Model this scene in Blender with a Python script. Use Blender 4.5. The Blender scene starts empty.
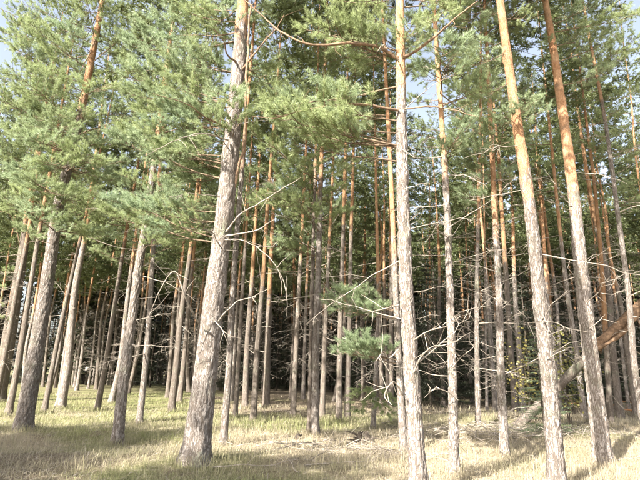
import bpy, math, random
import numpy as np
from mathutils import Matrix, Vector

rng = np.random.default_rng(11)
random.seed(5)
R = math.radians
scene = bpy.context.scene
col = scene.collection

# ------------------------------------------------------------------ camera
FPX, PITCH, ROLL, CAMZ = 500.0, R(14.8), R(1.1), 1.6
Fw = np.array([0, math.cos(PITCH), math.sin(PITCH)])
R0 = np.array([1.0, 0, 0]); U0 = np.array([0, -math.sin(PITCH), math.cos(PITCH)])
Rt = R0 * math.cos(ROLL) + U0 * math.sin(ROLL)
Up = U0 * math.cos(ROLL) - R0 * math.sin(ROLL)
CAM = np.array([0, 0, CAMZ])
cd = bpy.data.cameras.new("camera"); cam = bpy.data.objects.new("camera", cd); col.objects.link(cam)
cd.sensor_width = 36.0; cd.lens = 36.0 * FPX / 640.0
cd.clip_start = 0.1; cd.clip_end = 5000
m = Matrix.Identity(4)
for i in range(3):
    m[i][0], m[i][1], m[i][2], m[i][3] = Rt[i], Up[i], -Fw[i], CAM[i]
cam.matrix_world = m
scene.camera = cam

# ------------------------------------------------------------------ light
SUN_EL, SUN_AZ = R(37), R(219.3)          # azimuth clockwise from +Y: behind the viewer, to the left
w = bpy.data.worlds.new("World"); scene.world = w; w.use_nodes = True
nt = w.node_tree
sky = nt.nodes.new("ShaderNodeTexSky"); sky.sky_type = 'NISHITA'; sky.sun_disc = False
sky.sun_elevation = SUN_EL; sky.sun_rotation = SUN_AZ
sky.air_density = 1.0; sky.dust_density = 4.0; sky.ozone_density = 0.6
bg = nt.nodes["Background"]; bg.inputs[1].default_value = 0.095
hz = nt.nodes.new("ShaderNodeHueSaturation"); hz.inputs["Saturation"].default_value = .6; hz.inputs["Value"].default_value = 1.05   # thin high cloud
nt.links.new(sky.outputs[0], hz.inputs["Color"]); nt.links.new(hz.outputs[0], bg.inputs[0])
sd = bpy.data.lights.new("sun", 'SUN'); sd.energy = 5.0; sd.angle = R(0.53); sd.color = (1.0, 0.94, 0.85)
so = bpy.data.objects.new("sun", sd); col.objects.link(so)
sv = Vector((math.sin(SUN_AZ) * math.cos(SUN_EL), math.cos(SUN_AZ) * math.cos(SUN_EL), math.sin(SUN_EL)))
so.rotation_euler = sv.to_track_quat('Z', 'Y').to_euler()
so.location = (-20, -20, 30)
vs = scene.view_settings
vs.view_transform = 'Standard'; vs.look = 'None'; vs.gamma = 1.0; vs.use_curve_mapping = False
vs.exposure = 2.08
cy = scene.cycles
cy.max_bounces = 4; cy.diffuse_bounces = 2; cy.glossy_bounces = 1; cy.transmission_bounces = 3
cy.transparent_max_bounces = 4; cy.sample_clamp_indirect = 6.0; cy.caustics_reflective = False; cy.caustics_refractive = False

# ------------------------------------------------------------------ helpers
def nrm(v):
    v = np.asarray(v, float)
    return v / (np.linalg.norm(v, axis=-1, keepdims=True) + 1e-12)

_ph = rng.uniform(0, 6.28, (14, 2)); _fr = rng.uniform(-1, 1, (14, 2))
def gnoise(x, y, scale):
    s = 0
    for k in range(14):
        s = s + np.sin((x * _fr[k, 0] + y * _fr[k, 1]) * 2.2 / scale + _ph[k, 0])
    return s / 3.7
def gh(x, y):
    x = np.asarray(x, float); y = np.asarray(y, float)
    d = np.hypot(x, y)
    z = 0.05 * gnoise(x, y, 3.0) + 0.022 * gnoise(x + 7, y - 3, 0.8)
    z = z + 0.05 * np.sin(y * 1.55 + 0.12 * x + 0.5 * gnoise(x, y, 5)) * np.exp(-((y - 12) / 7) ** 2)   # old plough furrows
    z = z + 0.35 * np.exp(-(((x - 6) / 4) ** 2 + ((y - 17) / 4) ** 2))
    return z * np.clip((d - 1.0) / 3, 0, 1) * np.clip(1.5 - d / 200, 0, 1)

def ray(x, y):
    return nrm(Fw * FPX + Rt * (x - 320) - Up * (y - 240))
def ground_pt(x, y):
    d = ray(x, y); t = (0 - CAMZ) / d[2]
    for _ in range(12):
        p = CAM + d * t
        t = (float(gh(p[0], p[1])) - CAMZ) / d[2]
    p = CAM + d * t; p[2] = float(gh(p[0], p[1]))
    return p
def plane_pt(base, x, y, toward=0.0):
    """point on the view ray, in the upright plane that faces the viewer at the tree's distance"""
    n = nrm(np.array([base[0], base[1], 0])); D = math.hypot(base[0], base[1]) - toward
    d = ray(x, y)
    return CAM + d * (D / d.dot(n))

def mk_mesh(name, V, Fc, mats, smooth=True, attrs=None, mat_idx=None):
    V = np.asarray(V, np.float32); Fc = np.asarray(Fc, np.int32)
    k = Fc.shape[1]
    me = bpy.data.meshes.new(name)
    me.vertices.add(len(V)); me.vertices.foreach_set("co", V.ravel())
    me.loops.add(Fc.size); me.loops.foreach_set("vertex_index", Fc.ravel())
    me.polygons.add(len(Fc)); me.polygons.foreach_set("loop_start", np.arange(0, Fc.size, k, dtype=np.int32))
    me.polygons.foreach_set("loop_total", np.full(len(Fc), k, np.int32))
    me.polygons.foreach_set("use_smooth", np.full(len(Fc), smooth, bool))
    for mt in mats: me.materials.append(mt)
    if mat_idx is not None: me.polygons.foreach_set("material_index", np.asarray(mat_idx, np.int32))
    for an, av in (attrs or {}).items():
        a = me.attributes.new(an, 'FLOAT', 'POINT'); a.data.foreach_set("value", np.asarray(av, np.float32))
    me.update(calc_edges=True)
    return me

def obj(name, me, parent=None, loc=None, mat=None, **props):
    o = bpy.data.objects.new(name, me); col.objects.link(o)
    if parent is not None: o.parent = parent
    if mat is not None: o.matrix_local = mat
    elif loc is not None: o.location = loc
    for k, v in props.items(): o[k] = v
    return o
def thing(name, loc, label, cat, group=None, rz=0.0):
    o = obj(name, None, loc=loc, label=label, category=cat)
    o.rotation_euler.z = rz; o.empty_display_size = 0.2
    if group: o["group"] = group
    return o

def tube(P, rad, segs, cap=True):
    P = np.asarray(P, float); n = len(P); rad = np.broadcast_to(np.asarray(rad, float), (n,))
    T = np.gradient(P, axis=0); T = nrm(T)
    ref = np.array([0, 0, 1.0]) if abs(T[0][2]) < .9 else np.array([1.0, 0, 0])
    a = nrm(np.cross(ref, T[0])); A = np.zeros((n, 3))
    for i in range(n):
        a = nrm(a - T[i] * a.dot(T[i])); A[i] = a
    B = np.cross(T, A)
    th = np.linspace(0, 2 * math.pi, segs, endpoint=False)
    V = P[:, None] + rad[:, None, None] * (np.cos(th)[None, :, None] * A[:, None] + np.sin(th)[None, :, None] * B[:, None])
    V = V.reshape(-1, 3)
    i = np.arange(n - 1)[:, None] * segs; j = np.arange(segs)[None]; j2 = (j + 1) % segs
    Q = np.stack([i + j, i + j2, i + segs + j2, i + segs + j], -1).reshape(-1, 4)
    if cap and segs >= 3:
        V = np.vstack([V, P[0], P[-1]]); b, e = len(V) - 2, len(V) - 1
        jj = np.arange(segs); k2 = (jj + 1) % segs; o = (n - 1) * segs
        Q = np.vstack([Q, np.stack([np.full(segs, b), k2, jj, jj], -1)[:, [0, 1, 2, 2]] * 0 + np.stack([np.full(segs, b), k2, jj, np.full(segs, b)], -1)]) if False else Q
    return V, Q

def tris_of(Q): return np.vstack([Q[:, [0, 1, 2]], Q[:, [0, 2, 3]]])
class Acc:
    def __init__(s): s.V = []; s.F = []; s.n = 0; s.m = []; s.a = []
    def add(s, V, F, mi=0, a=0.0):
        s.V.append(V); s.F.append(F + s.n); s.n += len(V); s.m.append(np.full(len(F), mi)); s.a.append(np.broadcast_to(np.asarray(a, float), (len(V),)))
    def get(s): return np.vstack(s.V), np.vstack(s.F), np.concatenate(s.m), np.concatenate(s.a)

def spline(P, n):
    P = np.asarray(P, float)
    if len(P) < 3:
        t = np.linspace(0, 1, n)[:, None]; return P[0] * (1 - t) + P[-1] * t
    d = np.r_[0, np.cumsum(np.linalg.norm(np.diff(P, axis=0), axis=1))]; s = np.linspace(0, d[-1], n)
    M = np.gradient(P, d, axis=0)
    k = np.clip(np.searchsorted(d, s, side='right') - 1, 0, len(P) - 2); h = (d[k + 1] - d[k]); u = ((s - d[k]) / h)[:, None]; h = h[:, None]
    return (2*u**3 - 3*u**2 + 1) * P[k] + (u**3 - 2*u**2 + u) * h * M[k] + (-2*u**3 + 3*u**2) * P[k+1] + (u**3 - u**2) * h * M[k+1]

def hash3(ix, iy, iz, s):
    h = np.sin(ix * 127.1 + iy * 311.7 + iz * 74.7 + s * 53.3) * 43758.5453
    return h - np.floor(h)
def worley(p):
    """F2-F1 and cell id"""
    b = np.floor(p); f1 = np.full(len(p), 9.0); f2 = f1.copy(); cid = np.zeros(len(p))
    for dx in (-1, 0, 1):
        for dy in (-1, 0, 1):
            for dz in (-1, 0, 1):
                c = b + (dx, dy, dz)
                q = c + np.stack([hash3(c[:, 0], c[:, 1], c[:, 2], k) for k in (1, 2, 3)], -1)
                d = np.linalg.norm(p - q, axis=1)
                up = d < f1
                f2 = np.where(up, f1, np.minimum(f2, d)); cid = np.where(up, hash3(c[:, 0], c[:, 1], c[:, 2], 7), cid); f1 = np.where(up, d, f1)
    return f2 - f1, cid

# ------------------------------------------------------------------ materials
def new_mat(name):
    mt = bpy.data.materials.new(name); mt.use_nodes = True
    t = mt.node_tree; b = t.nodes["Principled BSDF"]; b.inputs["Specular IOR Level"].default_value = 0.095
    return mt, t, b
def N(t, ty, **kw):
    n = t.nodes.new(ty)
    for k, v in kw.items():
        if k.startswith('i_'): n.inputs[k[2:]].default_value = v
        else: setattr(n, k, v)
    return n
def mixc(t, fac, a, b, blend='MIX'):
    n = t.nodes.new("ShaderNodeMix"); n.data_type = 'RGBA'; n.blend_type = blend
    for sck, v in ((n.inputs[0], fac), (n.inputs[6], a), (n.inputs[7], b)):
        if hasattr(v, 'is_linked') or hasattr(v, 'links'): t.links.new(v, sck)
        elif isinstance(v, tuple): sck.default_value = v + (1,) if len(v) == 3 else v
        else: sck.default_value = v
    return n.outputs[2]
def ramp(t, src, p0, p1):
    n = t.nodes.new("ShaderNodeMapRange"); n.clamp = True; n.interpolation_type = 'SMOOTHSTEP'
    n.inputs[1].default_value = p0; n.inputs[2].default_value = p1
    t.links.new(src, n.inputs[0]); return n.outputs[0]
def coords(t, scale):
    tc = N(t, "ShaderNodeTexCoord"); mp = N(t, "ShaderNodeMapping"); mp.inputs[3].default_value = scale
    t.links.new(tc.outputs["Object"], mp.inputs[0]); return mp.outputs[0]

def bark_material(name, grey, grey2, orange, orange2):
    mt, t, b = new_mat(name)
    L = t.links.new
    at = N(t, "ShaderNodeAttribute", attribute_name="upper")
    pl = N(t, "ShaderNodeAttribute", attribute_name="plate")
    oi = N(t, "ShaderNodeObjectInfo")
    c1 = coords(t, (1, 1, .36)); c2 = coords(t, (1, 1, 1))
    vo = N(t, "ShaderNodeTexVoronoi", feature='DISTANCE_TO_EDGE', i_Scale=30.0)
    nz = N(t, "ShaderNodeTexNoise", i_Scale=9.0, i_Detail=6.0, i_Roughness=.65)
    n2 = N(t, "ShaderNodeTexNoise", i_Scale=2.2, i_Detail=4.0)
    wrp = N(t, "ShaderNodeVectorMath", operation='MULTIPLY_ADD')
    L(nz.outputs["Color"], wrp.inputs[0]); wrp.inputs[1].default_value = (.07, .07, .07); L(c1, wrp.inputs[2])
    L(wrp.outputs[0], vo.inputs["Vector"]); L(c1, nz.inputs["Vector"]); L(c2, n2.inputs["Vector"])
    cr = coords(t, (1, 1, .16)); rd = N(t, "ShaderNodeTexNoise", i_Scale=20.0, i_Detail=3.0, i_Roughness=.6, i_Distortion=.9); L(cr, rd.inputs["Vector"])
    ab = N(t, "ShaderNodeMath", operation='SUBTRACT'); L(rd.outputs["Fac"], ab.inputs[0]); ab.inputs[1].default_value = .5
    ab2 = N(t, "ShaderNodeMath", operation='ABSOLUTE'); L(ab.outputs[0], ab2.inputs[0])
    f1 = ramp(t, ab2.outputs[0], 0.0, 0.075)
    f2 = ramp(t, vo.outputs["Distance"], -.12, 0.16)
    fm = N(t, "ShaderNodeMath", operation='MULTIPLY'); L(f1, fm.inputs[0]); L(f2, fm.inputs[1]); fis = fm.outputs[0]
    g = mixc(t, ramp(t, nz.outputs["Fac"], .35, .68), grey, grey2)
    g = mixc(t, ramp(t, n2.outputs["Fac"], .52, .72), g, (.20, .21, .15))      # lichen
    g = mixc(t, fis, (.135, .11, .09), g)
    nf = N(t, "ShaderNodeTexNoise", i_Scale=5.0, i_Detail=5.0, i_Roughness=.7)
    c3 = coords(t, (1, 1, .7)); L(c3, nf.inputs["Vector"])
    o = mixc(t, ramp(t, nf.outputs["Fac"], .38, .66), orange, orange2)
    o = mixc(t, ramp(t, n2.outputs["Fac"], .56, .74), o, (.22, .15, .10))
    # ragged changeover height
    ad = N(t, "ShaderNodeMath", operation='MULTIPLY_ADD'); L(nf.outputs["Fac"], ad.inputs[0]); ad.inputs[1].default_value = 1.7; L(at.outputs["Fac"], ad.inputs[2])
    sb = N(t, "ShaderNodeMath", operation='SUBTRACT'); L(ad.outputs[0], sb.inputs[0]); sb.inputs[1].default_value = .85
    c = mixc(t, ramp(t, sb.outputs[0], .3, .7), g, o)
    hv = N(t, "ShaderNodeHueSaturation"); L(c, hv.inputs["Color"])
    vr = N(t, "ShaderNodeMapRange"); L(oi.outputs["Random"], vr.inputs[0]); vr.inputs[3].default_value = .8; vr.inputs[4].default_value = 1.15
    L(vr.outputs[0], hv.inputs["Value"])
    L(hv.outputs[0], b.inputs["Base Color"]); b.inputs["Roughness"].default_value = .9
    hm = N(t, "ShaderNodeMath", operation='MULTIPLY_ADD'); L(nz.outputs["Fac"], hm.inputs[0]); hm.inputs[1].default_value = .5; L(fis, hm.inputs[2])
    bp = N(t, "ShaderNodeBump", i_Strength=.75, i_Distance=.018); L(hm.outputs[0], bp.inputs["Height"]); L(bp.outputs[0], b.inputs["Normal"])
    return mt
BARK = bark_material("pine_bark", (.265, .235, .21), (.38, .345, .315), (.36, .195, .105), (.47, .30, .18))
BARKD = bark_material("pine_bark_brown", (.17, .145, .12), (.27, .235, .205), (.28, .155, .08), (.37, .235, .135))

def wood_material(name, c0, c1, bump=.4):
    mt, t, b = new_mat(name); L = t.links.new
    nz = N(t, "ShaderNodeTexNoise", i_Scale=14.0, i_Detail=5.0); c = coords(t, (1, 1, 1)); L(c, nz.inputs["Vector"])
    L(mixc(t, ramp(t, nz.outputs["Fac"], .35, .65), c0, c1), b.inputs["Base Color"]); b.inputs["Roughness"].default_value = .85
    bp = N(t, "ShaderNodeBump", i_Strength=bump, i_Distance=.01); L(nz.outputs["Fac"], bp.inputs["Height"]); L(bp.outputs[0], b.inputs["Normal"])
    return mt
DEAD = wood_material("dead_wood", (.21, .18, .145), (.37, .33, .28), .8)
LIMB = wood_material("limb_bark", (.15, .105, .075), (.27, .185, .12), .9)
BRANCH = wood_material("branch_bark", (.12, .09, .065), (.23, .17, .115))
RUST = wood_material("rusty_wood", (.30, .14, .06), (.45, .24, .12))
DARKW = wood_material("dark_wood", (.045, .038, .032), (.11, .09, .07), .8)
LOGP = wood_material("peeled_log", (.10, .066, .043), (.19, .125, .08), .9)

def leaf_material(name, ca, cb, cc, trans=.3):
    mt, t, b = new_mat(name); L = t.links.new
    at = N(t, "ShaderNodeAttribute", attribute_name="tint"); oi = N(t, "ShaderNodeObjectInfo")
    c = mixc(t, at.outputs["Fac"], ca, cb)
    c = mixc(t, ramp(t, oi.outputs["Random"], .35, 1.0), c, cc)
    L(c, b.inputs["Base Color"]); b.inputs["Roughness"].default_value = .42; b.inputs["Specular IOR Level"].default_value = .5
    tr = N(t, "ShaderNodeBsdfTranslucent"); L(c, tr.inputs[0])
    mx = N(t, "ShaderNodeMixShader"); mx.inputs[0].default_value = trans
    L(b.outputs[0], mx.inputs[1]); L(tr.outputs[0], mx.inputs[2]); L(mx.outputs[0], t.nodes["Material Output"].inputs[0])
    return mt
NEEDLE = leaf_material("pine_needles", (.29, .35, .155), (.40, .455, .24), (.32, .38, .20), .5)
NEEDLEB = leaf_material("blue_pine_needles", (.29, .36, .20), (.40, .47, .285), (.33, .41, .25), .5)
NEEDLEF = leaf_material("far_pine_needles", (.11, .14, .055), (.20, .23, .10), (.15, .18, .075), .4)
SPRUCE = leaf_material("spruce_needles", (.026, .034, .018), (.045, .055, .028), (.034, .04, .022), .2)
YLEAF = leaf_material("yellowing_leaves", (.26, .225, .07), (.16, .18, .06), (.26, .215, .075), .4)

# ground
def ground_material():
    mt, t, b = new_mat("forest_floor"); L = t.links.new
    gr = N(t, "ShaderNodeAttribute", attribute_name="green"); st = N(t, "ShaderNodeAttribute", attribute_name="straw")
    c = coords(t, (1, 1, 1))
    n1 = N(t, "ShaderNodeTexNoise", i_Scale=1.6, i_Detail=8.0, i_Roughness=.7); L(c, n1.inputs["Vector"])
    n2 = N(t, "ShaderNodeTexNoise", i_Scale=22.0, i_Detail=6.0, i_Roughness=.75); L(c, n2.inputs["Vector"])
    n3 = N(t, "ShaderNodeTexNoise", i_Scale=70.0, i_Detail=3.0); L(c, n3.inputs["Vector"])
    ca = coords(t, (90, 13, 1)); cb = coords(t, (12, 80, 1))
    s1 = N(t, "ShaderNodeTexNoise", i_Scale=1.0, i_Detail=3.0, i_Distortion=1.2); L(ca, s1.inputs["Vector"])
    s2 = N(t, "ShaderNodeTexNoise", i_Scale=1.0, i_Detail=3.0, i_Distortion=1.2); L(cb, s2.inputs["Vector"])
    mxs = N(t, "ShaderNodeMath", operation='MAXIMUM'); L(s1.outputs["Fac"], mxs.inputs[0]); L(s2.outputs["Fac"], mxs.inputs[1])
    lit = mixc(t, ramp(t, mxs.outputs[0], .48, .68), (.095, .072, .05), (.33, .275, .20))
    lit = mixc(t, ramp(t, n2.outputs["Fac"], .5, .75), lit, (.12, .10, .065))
    sw = mixc(t, ramp(t, mxs.outputs[0], .45, .65), (.26, .215, .15), (.42, .365, .27))
    gn = mixc(t, ramp(t, n2.outputs["Fac"], .4, .6), (.125, .13, .06), (.25, .235, .125))
    x = mixc(t, ramp(t, st.outputs["Fac"], .2, .8), lit, sw)
    x = mixc(t, ramp(t, gr.outputs["Fac"], .2, .8), x, gn)
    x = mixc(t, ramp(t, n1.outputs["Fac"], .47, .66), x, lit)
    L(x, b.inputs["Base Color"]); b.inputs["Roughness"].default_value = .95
    bp = N(t, "ShaderNodeBump", i_Strength=.9, i_Distance=.05); L(n2.outputs["Fac"], bp.inputs["Height"]); L(bp.outputs[0], b.inputs["Normal"])
    return mt
def grass_material():
    mt, t, b = new_mat("grass_blades"); L = t.links.new
    gr = N(t, "ShaderNodeAttribute", attribute_name="green"); ti = N(t, "ShaderNodeAttribute", attribute_name="tint")
    a = mixc(t, ti.outputs["Fac"], (.31, .26, .18), (.52, .46, .34))
    g = mixc(t, ti.outputs["Fac"], (.15, .18, .065), (.33, .345, .16))
    c = mixc(t, gr.outputs["Fac"], a, g)
    L(c, b.inputs["Base Color"]); b.inputs["Roughness"].default_value = .6
    tr = N(t, "ShaderNodeBsdfTranslucent"); L(c, tr.inputs[0]); mx = N(t, "ShaderNodeMixShader"); mx.inputs[0].default_value = .3
    L(b.outputs[0], mx.inputs[1]); L(tr.outputs[0], mx.inputs[2]); L(mx.outputs[0], t.nodes["Material Output"].inputs[0])
    return mt

# ------------------------------------------------------------------ ground sheet
def green_at(x, y):
    n = gnoise(x, y, 2.2) * .35 + gnoise(x + 20, y, .7) * .2
    left = 1 / (1 + np.exp((x + .18 * y - 0.2) * 1.2)) * 1 / (1 + np.exp(-(y - 12.2) * 1.6))
    mid = np.exp(-(((x + .3) / 3.4) ** 2 + ((y - 18) / 4.2) ** 2)) * 1.0
    rgt = .55 * np.exp(-(((x - 5) / 3.5) ** 2 + ((y - 15) / 3.5) ** 2)) + .35 * np.exp(-(((x - 6) / 3) ** 2 + ((y - 10.5) / 1.5) ** 2))
    frt = .55 * np.exp(-(((x + 3.6) / 3.5) ** 2 + ((y - 9) / 2.2) ** 2))
    return np.clip(np.maximum.reduce([left * 1.05, mid * 1.25, rgt, frt]) + n - .08, 0, 1)
def straw_at(x, y):
    n = gnoise(x - 9, y + 4, 1.8) * .35 + gnoise(x, y + 40, .6) * .2
    a = 1.15 / (1 + np.exp(-(x + 2.6) * 1.2)) * np.exp(-((y - 10) / 6.5) ** 2) * 1.15
    b_ = .85 / (1 + np.exp(x + 1)) * np.exp(-((y - 16) / 6.0) ** 2)
    return np.clip(np.maximum(a, b_) + n, 0, 1)
def graded(a, b, step, far):
    inner = np.arange(a, b + 1e-6, step); s = step; out_hi, out_lo = [b], [a]
    while out_hi[-1] < far: s *= 1.22; out_hi.append(out_hi[-1] + s)
    s = step
    while out_lo[-1] > -far: s *= 1.22; out_lo.append(out_lo[-1] - s)
    return np.r_[out_lo[:0:-1], inner, out_hi[1:]]
gx = graded(-15, 15, .16, 1800); gy = graded(3, 27, .16, 1800)
X, Y = np.meshgrid(gx, gy); Z = gh(X, Y)
nx_, ny_ = len(gx), len(gy)
ii = np.arange(ny_ - 1)[:, None] * nx_ + np.arange(nx_ - 1)[None]
Q = np.stack([ii, ii + 1, ii + nx_ + 1, ii + nx_], -1).reshape(-1, 4)
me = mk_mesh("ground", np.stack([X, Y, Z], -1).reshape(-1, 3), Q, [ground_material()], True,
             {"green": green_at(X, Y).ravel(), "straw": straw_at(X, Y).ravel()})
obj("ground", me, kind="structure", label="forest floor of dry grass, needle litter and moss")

# ------------------------------------------------------------------ foliage library
def needle_tris(P, D, Ls, n, ln, wd, r):
    M = len(P); t = r.uniform(.02, 1.0, (M, n)); ph = r.uniform(0, 6.283, (M, n))
    al = r.uniform(R(38), R(86), (M, n)) * (1.05 - .55 * t)
    ref = np.where(np.abs(D[:, 2:3]) < .9, np.array([[0, 0, 1.0]]), np.array([[1.0, 0, 0]]))
    A = nrm(np.cross(ref, D)); B = np.cross(D, A)
    base = P[:, None] + D[:, None] * (t * Ls[:, None])[..., None]
    nd = D[:, None] * np.cos(al)[..., None] + (A[:, None] * np.cos(ph)[..., None] + B[:, None] * np.sin(ph)[..., None]) * np.sin(al)[..., None]
    le = r.uniform(.75, 1.15, (M, n)) * ln
    wv = nrm(np.cross(nd, r.normal(size=(M, n, 3)))) * wd / 2
    V = np.stack([base - wv, base + wv, base + nd * le[..., None]], 2).reshape(-1, 3)
    F = np.arange(len(V)).reshape(-1, 3)
    tint = np.repeat(np.clip(r.normal(.5, .25, M), 0, 1), n * 3)
    return V, F, tint

def branch_skeleton(r, L, dens=1.0):
    n = 9; t = np.linspace(0, 1, n)
    wig = np.cumsum(r.normal(0, .036 * L, (n, 2)), 0) * t[:, None]
    P = np.stack([L * t * .97, wig[:, 0], L * (r.uniform(-.12, .06) * t + r.uniform(.0, .2) * t ** 2) + wig[:, 1] * .6], -1)
    tubes = [(P, np.linspace(.0065 * L + .004, .003, n), 5)]
    sp, sdv, sl = [], [], []
    T = nrm(np.gradient(P, axis=0))
    ns = max(5, int(L / .105 * dens))
    for k in range(ns):
        s = .22 + .76 * (k + r.uniform(0, .8)) / ns
        i = min(int(s * (n - 1)), n - 2); u = s * (n - 1) - i
        p = P[i] * (1 - u) + P[i + 1] * u; tg = T[i]
        lat = nrm(np.cross([0, 0, 1.0], tg)) * (1 if k % 2 else -1)
        a = R(r.uniform(38, 66))
        d = nrm(tg * math.cos(a) + lat * math.sin(a) + np.array([0, 0, r.uniform(-.25, .4)]))
        ls = min(1.15, (.16 + .40 * L * (1 - s) ** .75 * r.uniform(.55, 1.15)))
        q = np.array([p, p + d * ls * .35, p + d * ls * .7 + [0, 0, .05 * ls], p + d * ls + [0, 0, .16 * ls]])
        tubes.append((q, np.array([.007, .005, .004, .003]), 3))
        m_ = max(1, int(ls * .55 / .06))
        for j in range(m_):
            v = .45 + .55 * (j + .5) / m_
            pp = q[0] + (q[-1] - q[0]) * v
            sd_ = nrm(d * .8 + nrm(np.cross(d, r.normal(size=3))) * r.uniform(.5, 1.2) + np.array([0, 0, .35]))
            sp.append(pp); sdv.append(sd_); sl.append(r.uniform(.06, .15))
        sp.append(q[-1]); sdv.append(nrm(d + [0, 0, .35])); sl.append(r.uniform(.14, .24))
    for j in range(4):
        sp.append(P[-1] - T[-1] * .05); sdv.append(nrm(T[-1] + r.normal(0, .35, 3) + [0, 0, .25])); sl.append(r.uniform(.14, .24))
    return tubes, np.array(sp), np.array(sdv), np.array(sl)

def wood_mesh(name, tubes, mat):
    a = Acc()
    for P, rad, sg in tubes: a.add(*tube(P, rad, sg, False))
    V, F, mi, _ = a.get(); return mk_mesh(name, V, F, [mat])

NEAR = []     # (length, wood mesh, needle mesh green, needle mesh blue)
for L_ in (1.1, 1.1, 1.9, 1.9, 1.9, 2.8, 2.8, 2.8, 3.7, 3.7):
    tb, sp, sdv, sl = branch_skeleton(rng, L_)
    V, F, ti = needle_tris(sp, sdv, sl, 64, .088, .0072, rng)
    nm = mk_mesh("needles", V, F, [NEEDLE], False, {"tint": ti})
    nb = nm.copy(); nb.materials.clear(); nb.materials.append(NEEDLEB)
    NEAR.append((L_, wood_mesh("branch", tb, BRANCH), nm, nb))
FARB = []; FARC = []
for L_ in (1.2, 2.0, 2.0, 2.8, 2.8):
    tb, sp, sdv, sl = branch_skeleton(rng, L_, .8)
    FARB.append((L_, tb[:1], needle_tris(sp, sdv, sl, 12, .12, .032, rng)))
    FARC.append((L_, tb[:1], needle_tris(sp, sdv, sl * 1.2, 5, .18, .066, rng)))

def align(d, p, scale=1.0, roll=0.0):
    d = nrm(d); y = nrm(np.cross([0, 0, 1.0], d)); z = np.cross(d, y)
    c, s = math.cos(roll), math.sin(roll); y, z = y * c + z * s, z * c - y * s
    mm = Matrix.Identity(4)
    for i in range(3): mm[i][0], mm[i][1], mm[i][2], mm[i][3] = d[i] * scale, y[i] * scale, z[i] * scale, p[i]
    return mm
def amat(d, roll=0.0):
    d = nrm(d); y = nrm(np.cross([0, 0, 1.0], d)); z = np.cross(d, y); c, s = math.cos(roll), math.sin(roll)
    return np.stack([d, y * c + z * s, z * c - y * s], 0)

def crown_mesh(seed, h, rmax, shape=1.6, low=.75, FARB=FARB):
    r = np.random.default_rng(seed); a = Acc()
    zc = 0.0
    while zc < h - .3:
        f = zc / h
        prof = (low + (1 - low) * min(1, f / .25)) * (1 - f ** shape)
        nb_ = r.integers(2, 5); ph = r.uniform(0, 6.28)
        for k in range(nb_):
            az = ph + 6.283 * k / nb_ + r.normal(0, .35); L_ = max(.5, rmax * prof * r.uniform(.6, 1.15))
            el = R(-8 + 55 * f + r.normal(0, 9))
            d = np.array([math.cos(az) * math.cos(el), math.sin(az) * math.cos(el), math.sin(el)])
            b_ = FARB[int(np.argmin([abs(q[0] - L_) + r.uniform(0, .5) for q in FARB]))]; sc = L_ / b_[0]
            M3 = amat(d, r.uniform(-.4, .4)) * sc; o = np.array([0, 0, zc + r.uniform(-.1, .1)])
            V, F, ti = b_[2]; a.add(V @ M3 + o, F, 0, np.clip(ti + r.normal(0, .15), 0, 1))
            for P, rad, sg in b_[1]:
                tv, tq = tube(P, rad, 4, False); a.add(tv @ M3 + o, tris_of(tq), 1, .5)
        zc += r.uniform(.34, .6)
    V, F, mi, ti = a.get()
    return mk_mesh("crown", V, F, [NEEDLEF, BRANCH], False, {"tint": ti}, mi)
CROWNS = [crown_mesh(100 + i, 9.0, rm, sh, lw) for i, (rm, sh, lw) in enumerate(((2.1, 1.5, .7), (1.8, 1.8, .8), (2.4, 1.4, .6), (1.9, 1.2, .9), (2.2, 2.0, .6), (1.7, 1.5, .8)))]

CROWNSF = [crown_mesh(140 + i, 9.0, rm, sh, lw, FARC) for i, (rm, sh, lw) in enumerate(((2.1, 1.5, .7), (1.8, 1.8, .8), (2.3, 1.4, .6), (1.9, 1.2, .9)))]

# dead branches
def dead_tubes(r, L):
    n = 8; t = np.linspace(0, 1, n); w_ = np.cumsum(r.normal(0, .035 * L, (n, 2)), 0)
    P = np.stack([L * t, w_[:, 0] * t, w_[:, 1] * t + L * r.uniform(-.35, .15) * t ** 2], -1)
    out = [(P, np.linspace(.004 + .0045 * L, .0022, n) * (1 + r.normal(0, .1, n)), 5)]
    for k in range(int(3 + L * 3.5)):
        s = r.uniform(.25, .97); i = min(int(s * (n - 1)), n - 2); p = P[i] + (P[i + 1] - P[i]) * (s * (n - 1) - i)
        l2 = r.uniform(.15, .45) * L * (1.15 - s); d = nrm([r.uniform(.3, 1), r.choice([-1, 1]) * r.uniform(.4, 1), r.uniform(-.8, .5)])
        q = np.array([p, p + d * l2 * .5 + r.normal(0, .03 * L, 3), p + d * l2 + r.normal(0, .05 * L, 3)])
        out.append((q, np.array([.0048, .0035, .0022]), 3))
        if r.random() < .5:
            d2 = nrm(d + r.normal(0, .7, 3)); out.append((np.array([q[1], q[1] + d2 * l2 * .5]), np.array([.003, .002]), 3))
    return out
DEADS = []
for L_ in (.35, .6, .8, 1.0, 1.0, 1.3, 1.3, 1.7, 1.7, 2.2):
    tb = dead_tubes(rng, L_); DEADS.append((L_, tb, wood_mesh("dead_branch", tb, DEAD)))
def dead_tangle(seed, z0, z1, n):
    r = np.random.default_rng(seed); a = Acc()
    for k in range(n):
        z = z0 + (z1 - z0) * r.random() ** .8; az = r.uniform(0, 6.283); el = R(r.normal(-5, 18))
        d = np.array([math.cos(az) * math.cos(el), math.sin(az) * math.cos(el), math.sin(el)])
        b_ = DEADS[r.integers(1, len(DEADS))]; M3 = amat(d, r.uniform(-1, 1)) * r.uniform(.7, 1.1)
        for P, rad, sg in b_[1]:
            tv, tq = tube(P, rad * 1.25, 3, False); a.add(tv @ M3 + [0, 0, z], tq)
    V, F, mi, _ = a.get(); return mk_mesh("dead_twig_tangle", V, F, [DEAD])
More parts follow.
